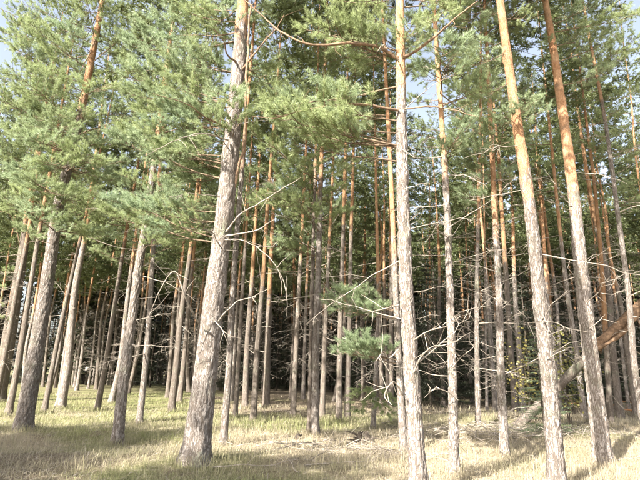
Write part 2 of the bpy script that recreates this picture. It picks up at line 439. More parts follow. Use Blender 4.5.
TANGLES = [dead_tangle(300 + i, 1.2, 8.5, n) for i, n in enumerate((34, 44, 40, 50, 30))]

# ------------------------------------------------------------------ trunks
def trunk_profile(s, H, r0):
    return r0 * (np.clip(1 - .92 * (s / H) ** 1.05, .03, 1) + (.40 * np.exp(-s / .16)) + .12 * np.exp(-s / .9))
def trunk_mesh(P, r0, segs, mat, orange, amp=0.0, fine=None, seed=0, knots=0):
    """P: world-size control points from the base up, base at the origin"""
    d = np.r_[0, np.cumsum(np.linalg.norm(np.diff(P, axis=0), axis=1))]; H = d[-1]
    if fine:
        s = np.r_[np.arange(0, min(10.8, H), fine), np.arange(min(10.8, H), H, .3), H]
    else:
        s = np.r_[0, .06, .14, .28, .5, np.arange(.8, H, .3), H]
    dense = spline(P, 600); dd = np.r_[0, np.cumsum(np.linalg.norm(np.diff(dense, axis=0), axis=1))]; dd *= H / dd[-1]
    C = np.stack([np.interp(s, dd, dense[:, k]) for k in range(3)], -1)
    r = np.random.default_rng(seed)
    rad = trunk_profile(s, H, r0)
    if not fine: rad = rad * (1 + r.normal(0, .015, len(s)))
    V, Q = tube(C, rad, segs, False)
    th = np.tile(np.linspace(0, 2 * math.pi, segs, endpoint=False), len(s)); sv_ = np.repeat(s, segs); rv = np.repeat(rad, segs)
    nv = nrm(V - np.repeat(C, segs, 0))
    lob = .10 * np.exp(-sv_ / .3) * np.sin(th * 4 + seed) * rv + .06 * np.exp(-sv_ / .25) * np.sin(th * 7 + 2 * seed) * rv
    lob = lob + .025 * rv * np.sin(th * 2 + sv_ * .7 + seed)
    up = np.clip((sv_ - orange) / 2.4 + .5, 0, 1); plate = np.zeros(len(V))
    if amp:
        p = np.stack([np.cos(th) * rv, np.sin(th) * rv, sv_ * .28], -1) / .06 + seed * 3.1
        p = p + .6 * np.stack([np.sin(p[:, 2] * 1.7 + p[:, 0]), np.sin(p[:, 2] * 1.3 + p[:, 1] * 1.2), np.sin(p[:, 0])], -1)
        e, cid = worley(p)
        plate = cid
        k = amp * (1 - .75 * up)
        lob = lob + k * (np.clip(e / .22, 0, 1) - .6 + .45 * (cid - .5)) + r.normal(0, .0012, len(V))
        for _ in range(knots):      # old branch stubs and swellings
            zk, tk, rk, ak = r.uniform(.5, 8), r.uniform(0, 6.28), r.uniform(.07, .14), r.uniform(.015, .035)
            dt = np.abs((th - tk + math.pi) % (2 * math.pi) - math.pi) * rv
            g = np.exp(-((dt / rk) ** 2 + ((sv_ - zk) / (rk * .8)) ** 2)); lob = lob + ak * (g - 1.1 * g ** 5)
    V = V + nv * lob[:, None]
    V[:segs, 2] -= .12
    return mk_mesh("trunk", V, Q, [mat], True, {"upper": up, "plate": plate}), C, s, rad

class Tree: pass
def make_tree(label, path, wpx, H, orange=6.5, near=False, mat=None, group=None, bend=.5, crown=None, seed=0, refy=None):
    t = Tree(); x0, y0 = path[0]; t.base = ground_pt(x0, y0); t.dist = math.hypot(t.base[0], t.base[1])
    depth = (t.base - CAM).dot(Fw); t.r0 = .43 * wpx * depth / FPX
    pts = [t.base] + [plane_pt(t.base, x, y) for x, y in path[1:]]
    pts = [p - t.base for p in pts]
    d = nrm(pts[-1] - pts[-2]); last = pts[-1]
    while last[2] < H - .5:
        st = min(2.5, H - last[2]); d = nrm(d * (1 - .15 * bend) + np.array([0, 0, .15 * bend])); last = last + d * st; pts.append(last)
    t.obj = thing("pine_tree", tuple(t.base), label, "tree", group)
    segs, fine = (64, .045) if near else ((30, .09) if t.dist < 17.5 else (14, None))
    me, t.C, t.s, t.rad = trunk_mesh(np.array(pts), t.r0, segs, mat or BARK, orange, .017 if near else (.009 if fine else 0), fine, seed, 9 if near else (5 if fine else 0))
    obj("trunk", me, t.obj)
    t.H = t.C[-1, 2]; t.n = 0
    if crown is not None: add_crown(t, *crown)
    return t
def at_z(t, z):
    return np.array([np.interp(z, t.C[:, 2], t.C[:, k]) for k in range(3)]), float(np.interp(z, t.C[:, 2], t.rad))
def add_crown(t, z0, vi, wide=1.0):
    p, _ = at_z(t, z0); top = t.C[-1]; sc = (top[2] - z0 + .4) / 9.0
    tilt = align(nrm(top - p), p).to_3x3()
    mm = Matrix.Translation(p) @ Matrix.Rotation(rng.uniform(0, 6.28), 4, 'Z') @ Matrix.Diagonal((wide, wide, sc, 1))
    q = Vector((0, 0, 1)).rotation_difference(Vector(nrm(top - p))).to_matrix().to_4x4()
    mm = Matrix.Translation(p) @ q @ Matrix.Rotation(rng.uniform(0, 6.28), 4, 'Z') @ Matrix.Diagonal((wide, wide, sc, 1))
    obj("crown", CROWNS[vi % len(CROWNS)], t.obj, mat=mm)
SUNLIT = np.zeros((0, 3)); SUNV = np.array(sv)
def add_branch(t, z, end, blue=False, roll=None, keep=False):
    """live branch from the trunk at height z (above the tree's foot) to a point in world space"""
    p, r_ = at_z(t, z); e = np.asarray(end) - t.base; d = e - p; Ld = max(.5, np.linalg.norm(d))
    for f in () if keep else (.45, .65, .85, 1.0):          # boughs that would stand between the sun and a sunlit stem are left off
        q = p + d * f + t.base - SUNLIT
        k = q @ SUNV; off = np.linalg.norm(q - k[:, None] * SUNV, axis=1)
        if ((k > .9) & (off < .5)).any() and rng.random() < .85: return
    cand = sorted(range(len(NEAR)), key=lambda k: abs(math.log(NEAR[k][0] / Ld)) + rng.uniform(0, .25))[0]
    L_, wm, nm, nb = NEAR[cand]
    mm = align(d, p, Ld / L_, rng.uniform(-.5, .5) if roll is None else roll)
    b_ = obj("branch", wm, t.obj, mat=mm)
    obj("needles", nb if blue else nm, b_, kind="stuff")
def branch_px(t, x, y, toward=0.0, rise=.12, blue=False, roll=None, keep=False):
    e = plane_pt(t.base, x, y, toward); p0, _ = at_z(t, max(1, e[2] - t.base[2]))
    hd = np.linalg.norm((e - t.base - p0)[:2])
    add_branch(t, float(np.clip(e[2] - t.base[2] - rise * hd, 1.5, t.H - .3)), e, blue, roll, keep)
def random_branches(t, n, z0, z1, L0, L1, blue=.3, el=5):
    for k in range(n):
        z = z0 + (z1 - z0) * (k + rng.random()) / n; az = k * 2.4 + rng.normal(0, .4); L_ = rng.uniform(L0, L1); e = R(rng.normal(el, 9))
        p, _ = at_z(t, z)
        add_branch(t, z, t.base + p + L_ * np.array([math.cos(az) * math.cos(e), math.sin(az) * math.cos(e), math.sin(e)]), rng.random() < blue)
def dead_branches(t, n, z0, z1, smin=0, smax=None):
    for k in range(n):
        z = z0 + (z1 - z0) * (k + rng.random()) / n; az = rng.uniform(0, 6.283); el = R(rng.normal(0, 18))
        p, r_ = at_z(t, z); d = np.array([math.cos(az) * math.cos(el), math.sin(az) * math.cos(el), math.sin(el)])
        L_, tb, me = DEADS[rng.integers(smin, smax or len(DEADS))]
        obj("dead_branch", me, t.obj, mat=align(d, p + d * r_ * .75, rng.uniform(.75, 1.15), rng.uniform(-.8, .8)))
def limb_px(t, pts, r0, r1, mat, name="dead_branch", twigs=0, needle_end=False, toward=0.0):
    """a limb whose course is read off the photograph: (x, y, metres towards the viewer)"""
    W = [plane_pt(t.base, x, y, dd + toward) - t.base for x, y, dd in pts]
    C = spline(np.array(W), 30); L__ = np.linalg.norm(C[-1] - C[0]); C[2:] += np.cumsum(rng.normal(0, .0042 * L__, (28, 3)), 0) * .6; a = Acc(); a.add(*tube(C, (.68 if mat is LIMB else .8) * np.linspace(r0, r1 * .7, 30) * (1 + rng.normal(0, .09, 30)), 9, False)); C = C[::1]
    for k in range(twigs):
        i = rng.integers(8, 29); d = nrm(rng.normal(size=3)); l2 = rng.uniform(.15, .5)
        q = np.array([C[i], C[i] + d * l2 * .5, C[i] + d * l2 + rng.normal(0, .05, 3)]); a.add(*tube(q, [.006, .004, .002], 4, False))
    V, F, mi, _ = a.get(); o = obj(name, mk_mesh(name, V, F, [mat]), t.obj)
    return o, C

# ------------------------------------------------------------------ the trees one can pick out
T = {}
def mk(key, label, path, wpx, H, **kw):
    kw.setdefault("seed", len(T) + 1); T[key] = make_tree(label, path, wpx, H, **kw); return T[key]
B1, B2 = BARK, BARKD
mk("edgeL", "leaning grey pine cut by the left edge of the picture", [(-3, 402), (8, 345), (17, 290), (31, 200), (45, 110), (55, 60), (63, 12)], 16, 19, crown=(13.5, 0), orange=8.5, mat=B2, near=False)
mk("leftbig", "stout grey pine, largest at the far left, leaning right over lit grass", [(23, 430), (33, 370), (46, 290), (60, 200), (76, 135), (91, 62), (100, 15)], 18, 19, crown=(12.5, 2, 1.1), orange=9, near=True)
mk("l3", "thin dark pine just left of the stout far-left pine", [(8, 416), (17, 370), (30, 290), (38, 240), (46, 195)], 7.5, 17, crown=(9.5, 1), mat=B2)
mk("l4", "very thin dark leaning pine between the far-left stout pine and a pale one", [(44, 413), (52, 370), (61, 325), (76, 258), (86, 215)], 6, 16, crown=(9, 3), mat=B2)
mk("l5", "pale sunlit pine with a dark lower edge, right of the far-left stout pine", [(60, 409), (67, 370), (75, 290), (85, 235), (93, 180), (98, 140)], 10.5, 17, crown=(9.5, 4), orange=7)
mk("l6", "dark slim pine left of two white-lit leaning pines", [(97, 411), (105, 368), (114, 310), (125, 240), (132, 200)], 6.5, 17, crown=(9, 5), mat=B2)
mk("l7", "white-lit slim pine leaning beside a thicker grey one", [(111, 404), (119, 370), (128, 295), (136, 235), (142, 190)], 7, 17, crown=(9.5, 0))
mk("l8", "grey pine rooted at the edge of the front shade, left of the biggest pine", [(117, 445), (125, 370), (132, 320), (139, 265), (146, 225), (152, 180)], 12, 17, crown=(9.5, 1), orange=7, near=True)
mk("l9", "slim pine on lit grass right of the pine at the shade edge", [(139, 425), (145, 370), (149, 320), (155, 225), (158, 190)], 7, 17, crown=(9, 2))
mk("l10", "dark straight pine left of the biggest pine's foot", [(171, 412), (176, 370), (182, 310), (190, 255), (196, 200)], 8, 18, crown=(10, 3), mat=B2)
mk("l11", "thin dark pine close behind the dark one left of the biggest trunk", [(179, 405), (183, 370), (189, 300), (196, 230)], 6, 17, crown=(10, 4), mat=B2)
mk("big", "biggest pine, thick grey fissured trunk left of centre with a bare pale branch", [(195, 463), (206, 370), (214, 300), (225, 210), (232, 140), (238, 75), (242, 15)], 29, 18.5, crown=(11.5, 0, 1.2), orange=8.3, near=True)
mk("b13", "slim white-lit pine just right of the biggest trunk", [(223, 447), (229, 370), (233, 290), (238, 220), (243, 160)], 8, 17, crown=(10, 1))
mk("b14", "thin dark pine beside the white-lit slim one right of the biggest trunk", [(235, 419), (238, 370), (242, 300), (247, 220)], 5.5, 16, crown=(10, 5), mat=B2)
mk("b15", "slim brown pine left of two dark straight trunks near the centre", [(245, 409), (247, 350), (252, 280), (257, 200)], 7, 18, crown=(10.5, 2), mat=B2, orange=5.5)
mk("b16", "dark brown straight pine with its foot in tall green grass left of centre", [(253, 423), (258, 340), (263, 280), (268, 200), (272, 150)], 7, 18, crown=(10.5, 0), mat=B2, orange=4.5)
mk("b17", "brown pine lit along one side, right of the dark straight one by the tall grass", [(266, 408), (268, 340), (270, 280), (274, 200)], 8, 18, crown=(10.5, 4), mat=B2, orange=5)
mk("b18", "lone dark slim pine left of the centre pine with the double stem", [(293, 418), (297, 330), (301, 250), (304, 190)], 6.5, 18, crown=(10.5, 3), mat=B2, orange=6)
mk("b19", "pale thin pine far back left of the centre pine", [(303, 402), (305, 340), (308, 250)], 5, 18, crown=(11, 1))
mk("ctr", "centre pine, grey below and orange above, foot on dry straw", [(315, 436), (316, 340), (318, 280), (320, 200), (323, 120), (326, 40)], 8.5, 18, crown=(11.5, 5), orange=6.6)
mk("ctr2", "slender grey pine pressed against the left side of the centre pine", [(309.5, 435), (311, 340), (312.5, 270), (314, 215)], 5.5, 16, crown=(11, 2), orange=7, mat=B2)
mk("c21", "dark slim pine right behind the centre pine", [(322, 419), (325, 340), (329, 250), (332, 190)], 6, 18, crown=(11, 0), mat=B2)
mk("c22", "dark pine in green grass, left of a close pair right of centre", [(339, 423), (340, 340), (343, 240), (345, 170)], 7, 18, crown=(11, 1), mat=B2, orange=7)
mk("c23", "dark pine in green grass, right of a close pair right of centre", [(347, 420), (349, 340), (351, 240), (353, 170)], 7, 18, crown=(11, 4), mat=B2, orange=7)
mk("c24", "thin young pale pine behind the low blue-green tufts right of centre", [(373, 431), (376, 370), (378, 290), (377, 225), (376, 180)], 5.5, 14, crown=(9, 3, .8), orange=4)
mk("c25", "dark slim pine left behind the pale foreground pine at right of centre", [(391, 410), (391, 340), (391, 260)], 6.5, 18, crown=(11, 5), mat=B2)
mk("fore", "pale foreground pine right of centre, knotted scarred trunk cut by the bottom edge", [(420, 502), (418, 475), (412, 382), (407, 300), (403, 200), (401, 100), (400, 5)], 19.5, 18, crown=(11, 2, 1.2), orange=6.2, near=True)
mk("fore2", "slimmer orange-topped pine behind the scarred foreground pine, with two low blue-green tufts", [(404, 453), (400, 382), (396, 300), (392, 200), (387, 100), (383, 20)], 8.5, 18, crown=(11.5, 1), orange=4.5)
mk("r28", "slim grey pine with bare side branches between the two pale foreground pines", [(454, 475), (453, 400), (450, 300), (447, 210), (441, 110), (436, 35)], 10, 18, crown=(11.5, 4), orange=5.5, near=True)
mk("r29", "thin pale pine behind, right of the slim grey pine with bare branches", [(478, 422), (477, 350), (477, 280), (479, 190), (480, 130)], 6, 18, crown=(11, 0), orange=6)
mk("r30", "thread-thin pale pine right behind another thin pine on the right", [(487, 414), (486, 340), (485, 260)], 3.2, 15, crown=(10.5, 5), orange=6)
mk("r31", "straight grey pine left of the brightest white pine", [(505, 457), (501, 382), (499, 290), (495, 215), (492, 150), (489, 90)], 9.5, 17, crown=(11, 2), orange=5.0, near=True)
mk("rbig", "bright white-lit pine on the right leaning left, orange higher up", [(558, 492), (549, 382), (539, 290), (529, 200), (518, 130), (508, 60), (500, 0)], 18.5, 18, crown=(11, 3, 1.2), orange=4.7, near=True)
mk("rbig2", "big grey pine at right, lower trunk half in its neighbour's shadow", [(604, 466), (594, 382), (583, 290), (573, 190), (560, 95), (552, 40), (545, 0)], 19, 18, crown=(11.5, 4, 1.2), orange=5.6, near=True)
mk("r34", "slim pine seen between the two big right-hand pines", [(585, 421), (576, 350), (567, 290), (560, 230), (553, 160)], 6.5, 18, crown=(11, 1), orange=6)
mk("r35", "thin grey pine near the right edge leaning left", [(648, 445), (637, 385), (628, 290), (618, 215), (605, 120), (588, 30)], 7.5, 18, crown=(12, 5), orange=9, mat=B1)
mk("r36", "reddish-brown pine right behind the half-shadowed big pine", [(611, 426), (606, 340), (602, 270), (595, 190), (585, 110)], 6.5, 18, crown=(11, 0), orange=2.5, mat=B2)

SUNV = np.array(sv)
def stem_pts(key, z0, z1):
    return [at_z(T[key], z)[0] + T[key].base for z in np.arange(z0, z1, .3)]
SUNLIT = np.array(stem_pts("big", 1.5, 6.6) + stem_pts("fore", 1, 6.5) + stem_pts("rbig", .5, 6.2) + stem_pts("leftbig", 1.5, 4.5) + stem_pts("l8", 2, 4.5)
                  + [plane_pt(T["fore2"].base, x, y, .5) for x, y in ((340, 308), (360, 308), (375, 312), (350, 352), (368, 352))])
# live branches: courses of the visible sprays
def sprays(key, lst, blue=.35, rise=.12, back=0.0, dbl=True):
    for e in lst:
        x, y = e[0], e[1]; dd = e[2] - back; rise = rng.uniform(-.12, .34)
        branch_px(T[key], x, y, dd, rise, rng.random() < blue)
        if dbl: branch_px(T[key], x + rng.normal(0, 13), y + rng.normal(0, 11), dd + rng.normal(0, .6), rise, rng.random() < blue)
sprays("big", [(182, 118, .3), (150, 150, .2), (122, 105, 0), (192, 190, -.6), (135, 195, 0), (168, 60, 0), (200, 42, .3), (112, 70, 0), (160, 225, .2),
               (150, 95, .4), (175, 160, -.2), (105, 150, -.3), (130, 40, -.5), (185, 20, .3), (190, 215, -.8), (118, 215, -.8), (175, 85, .2), (140, 125, -1),
               (262, 25, -.4), (300, 8, -.4), (262, 95, -.8)], .45, back=.5)
sprays("big", [(218, 106, 1.0), (238, 114, .8), (222, 8, .6)], .6, dbl=False)
sprays("leftbig", [(30, 120, 1), (8, 85, .8), (58, 172, .6), (112, 150, .3), (20, 180, 1.2), (98, 215, .5), (3, 45, .2), (132, 15, .4), (50, 28, .6), (120, 60, 0), (35, 70, 1.3), (80, 110, 1.4),
                   (125, 185, -.6), (72, 20, 1), (15, 235, .2), (110, 240, -.5), (140, 90, -.4), (45, 210, 1.2), (150, 45, 0)], .35, back=.6)
sprays("edgeL", [(5, 130, .8), (40, 168, .3), (2, 200, .7), (14, 225, .9), (75, 90, .2), (20, 20, .5), (85, 40, .1), (10, 160, 1.2), (30, 150, -.5), (5, 270, .5), (60, 130, .4), (-5, 320, .6)], .15)
sprays("l5", [(130, 165, .5), (75, 160, .5), (120, 210, .4), (60, 190, .2), (110, 185, .8)], .2)
sprays("l8", [(175, 210, .5), (165, 185, .9), (120, 190, .3), (185, 235, .2), (140, 215, 1.0), (160, 245, .7), (195, 170, .4)], .5)
sprays("fore", [(383, 24, 0), (428, 26, -.2), (360, 10, -.3), (448, 12, -.4), (395, 33, .9), (340, 12, -.6), (470, 8, -.4), (412, 30, .7)], .3, dbl=False)
sprays("fore2", [(340, 130, .3), (320, 60, .2), (350, 25, 0), (430, 75, -.4)], .3)
sprays("fore2", [(262, 92, 1.2), (280, 118, 1), (300, 112, .8), (318, 125, .8), (275, 135, .8), (330, 105, .5)], .35, dbl=False)
sprays("ctr", [(262, 150, .4), (270, 100, .2), (258, 195, 0), (290, 130, .2), (300, 175, .6), (285, 205, .3), (345, 190, .4), (310, 210, .8), (280, 235, .5), (335, 150, -.2), (350, 215, .2), (300, 245, .4), (275, 180, 0), (340, 95, .3)], .25)
sprays("r28", [(470, 95, .5), (480, 120, .3), (462, 140, .6), (420, 130, .1), (475, 60, .3), (455, 60, .7), (425, 80, 0), (500, 90, 0)], .5)
sprays("r31", [(468, 160, .5), (480, 148, .7), (510, 120, .5), (470, 180, .3), (455, 170, .2), (478, 195, .2), (520, 70, 0)], .6)
sprays("rbig", [(527, 100, .6), (540, 104, .4), (505, 112, .5), (478, 55, -.6), (490, 22, -.5), (530, 25, -.4), (465, 30, -.8), (552, 112, 0), (480, 105, -.5), (470, 75, -.8)], .6, dbl=False)
sprays("rbig2", [(575, 20, -.4), (600, 12, -.4), (620, 40, -.5), (548, 42, .5), (530, 14, -.3), (610, 75, -.8), (640, 20, -.4), (590, 45, -.9)], .4, dbl=False)
sprays("r35", [(625, 60, .4), (640, 95, .2), (600, 55, 0), (630, 130, .3), (650, 150, 0), (575, 60, 0), (640, 40, .5)], .1)
sprays("r36", [(620, 150, .2), (560, 150, -.3), (610, 110, 0), (630, 190, 0)], .1)
for x, y, dd in ((95, 155, 1.0), (120, 175, 1.3), (146, 165, .8), (160, 195, 1.0), (135, 205, .8), (105, 125, .9), (150, 130, 1.0), (90, 190, .7), (150, 228, .6), (130, 100, 1.2), (120, 225, .4), (168, 215, .5)):
    branch_px(T["big"], x, y, dd, rng.uniform(-.42, -.12), rng.random() < .6)
for x, y, dd in ((285, 112, .7), (300, 126, .5), (268, 112, .8), (322, 116, .5), (255, 122, .7), (290, 140, .3)):
    branch_px(T["fore"], x, y, dd, rng.uniform(-.55, .3), rng.random() < .5)
for x, y, dd in ((35, 140, 2), (60, 165, 2.4), (20, 165, 1.8), (75, 195, 2), (45, 190, 2.6), (90, 165, 2.4), (10, 130, 1.6), (55, 120, 2.2), (80, 225, 1.6), (30, 215, 2)):
    branch_px(T["leftbig"], x, y, dd, rng.uniform(-.3, .0), rng.random() < .3)
for x, y, dd in ((224, 100, 1.1), (242, 112, .9), (212, 122, 1.0), (236, 94, .7)):
    branch_px(T["big"], x, y, dd, rng.uniform(-.3, .3), rng.random() < .6, None, True)
for x, y, dd in ((345, 36, .5), (322, 36, .5), (302, 26, .6), (366, 34, .4), (430, 34, .4), (452, 14, .4)):
    branch_px(T["fore"], x, y, dd, rng.uniform(-.1, .4), rng.random() < .4, None, True)
for x, y, dd in ((-14, 30, .5), (-8, 70, .6), (4, 8, .4), (14, 46, .3), (-12, 100, .4), (24, 20, 0), (-5, 45, -.3), (8, 92, 0)):
    branch_px(T["edgeL"], x, y, dd, rng.uniform(-.3, .2), rng.random() < .2)
for x, y, dd in ((12, 30, .5), (25, 60, .6), (5, 75, .6), (40, 35, .3), (18, 12, .2), (60, 40, 0), (2, 110, .8)):
    branch_px(T["edgeL"], x, y, dd, rng.uniform(-.2, .1), rng.random() < .1)
sprays("l7", [(95, 215, .2), (150, 205, .3), (170, 230, .2), (110, 235, .4)], .3)
sprays("l9", [(130, 240, .3), (180, 225, .4), (150, 260, .3), (190, 245, .2), (165, 200, .2)], .4)
sprays("l6", [(80, 200, .3), (110, 200, .2), (70, 230, .3)], .2)
sprays("l4", [(60, 220, .4), (95, 190, .2), (70, 185, .3)], .2)
sprays("l3", [(25, 210, .4), (60, 205, .3), (10, 190, .2), (35, 240, .3)], .2)
sprays("l10", [(205, 215, .2), (175, 190, .2), (160, 215, .2)], .3)
sprays("edgeL", [(15, 60, .3), (0, 20, .2), (45, 15, .1), (5, 100, .5), (30, 45, 0), (70, 60, -.3), (25, 100, 0)], .1)
sprays("leftbig", [(65, 65, .2), (90, 95, .6), (115, 30, 0), (60, 100, .3), (85, 140, .4)], .2)
sprays("b18", [(290, 215, .3), (320, 230, .2), (280, 250, .3), (270, 205, .2)], .3)
sprays("c21", [(345, 225, .2), (320, 200, .3), (350, 190, .1), (360, 160, .2)], .2)
sprays("b16", [(255, 170, .2), (290, 180, .2), (245, 200, .3), (285, 150, .2)], .3)
sprays("c25", [(370, 150, 0), (410, 170, 0), (375, 190, .2), (385, 130, 0)], .2)
sprays("r29", [(465, 165, .3), (495, 175, .2), (470, 140, .2), (490, 150, .4)], .6)
sprays("r34", [(540, 165, 0), (575, 150, 0), (530, 140, 0), (565, 120, 0)], .2)
# the two low tufts hanging left of the foreground pine
for x, y, dd in ((330, 303, .2), (342, 312, .4), (352, 306, .1), (365, 312, .5), (345, 299, .3), (380, 308, .3)):
    branch_px(T["fore2"], x - 6, y, dd + .3, .06, True, 0.0, True)
for x, y, dd in ((340, 354, .3), (354, 350, .5), (366, 356, .4), (350, 359, .1), (378, 352, .5)):
    branch_px(T["fore2"], x - 6, y, dd + .3, .06, True, 0.0, True)
for x, y, dd in ((362, 415, .3), (385, 418, .5), (377, 408, .6)):
    branch_px(T["c24"], x, y, dd, .1, False)
random_branches(T["big"], 9, 10, 12, 1.5, 2.4); random_branches(T["leftbig"], 16, 8, 13, 1.4, 2.4)
random_branches(T["fore"], 8, 9.8, 11.5, 1.4, 2.2); random_branches(T["rbig"], 8, 9.6, 11.5, 1.3, 2.0); random_branches(T["rbig2"], 8, 10, 12, 1.3, 2.0)
random_branches(T["ctr"], 10, 8.5, 12, 1.0, 1.9); random_branches(T["edgeL"], 10, 8, 13, 1.4, 2.2)
random_branches(T["fore2"], 8, 9, 12, 1.0, 1.8); random_branches(T["r28"], 9, 8.5, 12, 1.0, 1.8); random_branches(T["r31"], 8, 8, 11.5, 1.0, 1.7)

# heavy living limbs with bark
limb_px(T["big"], [(236, 62, .1), (226, 52, .6), (222, 38, .9), (212, 28, 1.0)], .035, .012, LIMB, "limb")
limb_px(T["big"], [(242, 70, .1), (252, 56, .2), (264, 40, .3), (276, 27, .4), (283, 14, .5)], .034, .012, LIMB, "limb", 6)
limb_px(T["big"], [(234, 188, .05), (242, 160, .16), (246, 120, .2), (247, 80, .16), (249, 30, .05), (250, 5, 0)], .045, .04, LIMB, "limb")
limb_px(T["big"], [(228, 128, .2), (205, 118, .9), (180, 104, 1.4), (150, 95, 1.6)], .028, .008, LIMB, "limb")
limb_px(T["big"], [(228, 140, .2), (200, 134, .8), (175, 142, 1.2), (145, 158, 1.5)], .018, .006, DEAD, "limb", 4)
limb_px(T["fore"], [(399, 60, .05), (380, 48, .2), (350, 43, .4), (320, 43, .5), (298, 38, .6), (280, 28, .5), (264, 13, .4), (246, -2, .4)], .04, .016, LIMB, "limb", 8)
limb_px(T["fore"], [(403, 58, .05), (420, 48, .2), (440, 32, .3), (460, 15, .4), (478, 2, .4)], .04, .018, LIMB, "limb", 3)
limb_px(T["fore"], [(398, 110, .1), (370, 107, .3), (335, 109, .5), (305, 113, .7), (270, 121, .8)], .034, .014, LIMB, "limb", 5)
limb_px(T["fore"], [(405, 109, .1), (430, 106, .2), (455, 110, .4), (480, 117, .5)], .022, .008, LIMB, "limb", 3)
limb_px(T["fore"], [(399, 62, .1), (392, 52, .5), (385, 46, .7), (378, 52, .9)], .014, .006, DEAD, "dead_branch")
limb_px(T["leftbig"], [(97, 35, .05), (84, 62, .4), (76, 72, .6), (60, 60, .8)], .03, .012, LIMB, "limb", 3)
limb_px(T["edgeL"], [(20, 246, .1), (14, 222, .3), (5, 212, .4), (-8, 215, .4)], .035, .02, LIMB, "limb", 3)
limb_px(T["edgeL"], [(46, 110, .1), (33, 80, .2), (28, 40, .3), (15, 15, .3), (-5, 5, .3)], .05, .03, LIMB, "limb", 4)
limb_px(T["l4"], [(86, 236, .1), (100, 242, .2), (125, 250, .3), (140, 252, .3)], .022, .008, DEAD, "dead_branch", 4)
# long bare branches on the biggest pine
limb_px(T["big"], [(226, 232, .15), (243, 212, .4), (268, 198, .5), (290, 184, .6), (303, 176, .6)], .022, .008, DEAD, "dead_branch", 7)
limb_px(T["big"], [(226, 236, .2), (245, 233, .5), (258, 230, .6), (268, 223, .7), (276, 219, .7)], .024, .008, DEAD, "dead_branch", 6)
limb_px(T["big"], [(218, 322, .2), (230, 308, .5), (240, 299, .6), (252, 296, .7), (268, 288, .7)], .02, .007, DEAD, "dead_branch", 5)
limb_px(T["big"], [(256, 246, .6), (270, 258, .7), (282, 278, .7), (287, 300, .7), (286, 318, .7)], .012, .006, DEAD, "dead_branch", 3)
limb_px(T["big"], [(225, 240, .3), (240, 240, .5), (257, 246, .6), (275, 246, .6)], .014, .008, DEAD, "dead_branch", 3)
limb_px(T["big"], [(199, 324, .25), (192, 312, .5), (184, 296, .7), (173, 272, .8), (160, 290, .8), (148, 318, .8)], .024, .006, DEAD, "dead_branch", 8)
limb_px(T["big"], [(214, 320, .3), (222, 330, .5), (228, 345, .5)], .012, .005, DEAD, "dead_branch", 3)
# pale bare branches on the right-hand trunks
limb_px(T["fore"], [(399, 305, .15), (385, 309, .3), (370, 312, .4)], .014, .005, DEAD, "dead_branch", 3)
limb_px(T["fore"], [(398, 350, .1), (388, 358, .3), (384, 352, .4), (376, 362, .5)], .013, .005, DEAD, "dead_branch", 3)
limb_px(T["fore"], [(403, 395, .2), (393, 382, .4), (385, 398, .5), (392, 405, .5)], .016, .007, DEAD, "dead_branch", 4)
limb_px(T["fore"], [(414, 340, .1), (430, 330, .3), (445, 326, .3), (460, 315, .3)], .013, .005, DEAD, "dead_branch", 6)
limb_px(T["fore"], [(414, 372, .1), (424, 355, .3), (434, 347, .4), (448, 347, .4)], .014, .005, DEAD, "dead_branch", 7)
limb_px(T["r28"], [(458, 400, .1), (446, 391, .3), (436, 389, .4), (424, 398, .4)], .013, .005, DEAD, "dead_branch", 4)
limb_px(T["r28"], [(452, 368, .1), (462, 356, .2), (472, 348, .3), (478, 340, .3)], .013, .005, DEAD, "dead_branch", 3)
limb_px(T["r28"], [(451, 318, .1), (462, 312, .2), (478, 308, .3), (490, 306, .3)], .011, .004, DEAD, "dead_branch", 5)
limb_px(T["rbig"], [(546, 360, .1), (560, 352, .2), (566, 350, .2)], .01, .005, DEAD, "dead_branch")
limb_px(T["rbig2"], [(588, 330, .1), (598, 322, .3), (606, 314, .3)], .014, .006, DEAD, "dead_branch", 2)
limb_px(T["rbig2"], [(575, 208, .1), (566, 200, .2), (558, 188, .3), (545, 170, .3)], .015, .006, DEAD, "dead_branch", 5)
limb_px(T["r35"], [(620, 212, .1), (635, 206, .2), (652, 204, .2)], .022, .01, DEAD, "dead_branch", 2)
for k_, n_, z0, z1 in (("fore", 9, 1.6, 6), ("fore2", 9, 1.5, 7), ("r28", 24, 1.2, 7.5), ("r29", 22, 1, 8), ("r31", 20, 1.2, 7), ("rbig", 5, 2.2, 6), ("rbig2", 7, 2, 6.5), ("r34", 20, 1, 8),
                       ("r35", 18, 1.2, 8), ("r36", 18, 1, 8), ("r30", 14, 1, 8), ("c25", 16, 1.5, 9), ("c24", 5, 1.5, 5), ("c22", 9, 2, 9), ("c23", 9, 2, 9), ("c21", 8, 2, 9), ("ctr", 9, 2, 7.5), ("ctr2", 4, 3, 8),
                       ("b13", 7, 1.5, 7), ("b14", 7, 2, 8), ("b15", 8, 2, 9), ("b16", 8, 2, 8), ("b17", 8, 2, 9), ("b18", 9, 2, 8), ("b19", 7, 2, 9), ("big", 5, 3, 7), ("l8", 6, 2, 6), ("l9", 5, 2, 7), ("l10", 6, 2, 8),
                       ("l7", 5, 2, 8), ("l5", 5, 2.5, 7), ("leftbig", 4, 3, 7), ("l6", 5, 2, 7), ("l4", 4, 2, 6), ("l11", 5, 2, 8)):
    dead_branches(T[k_], n_, z0, z1)

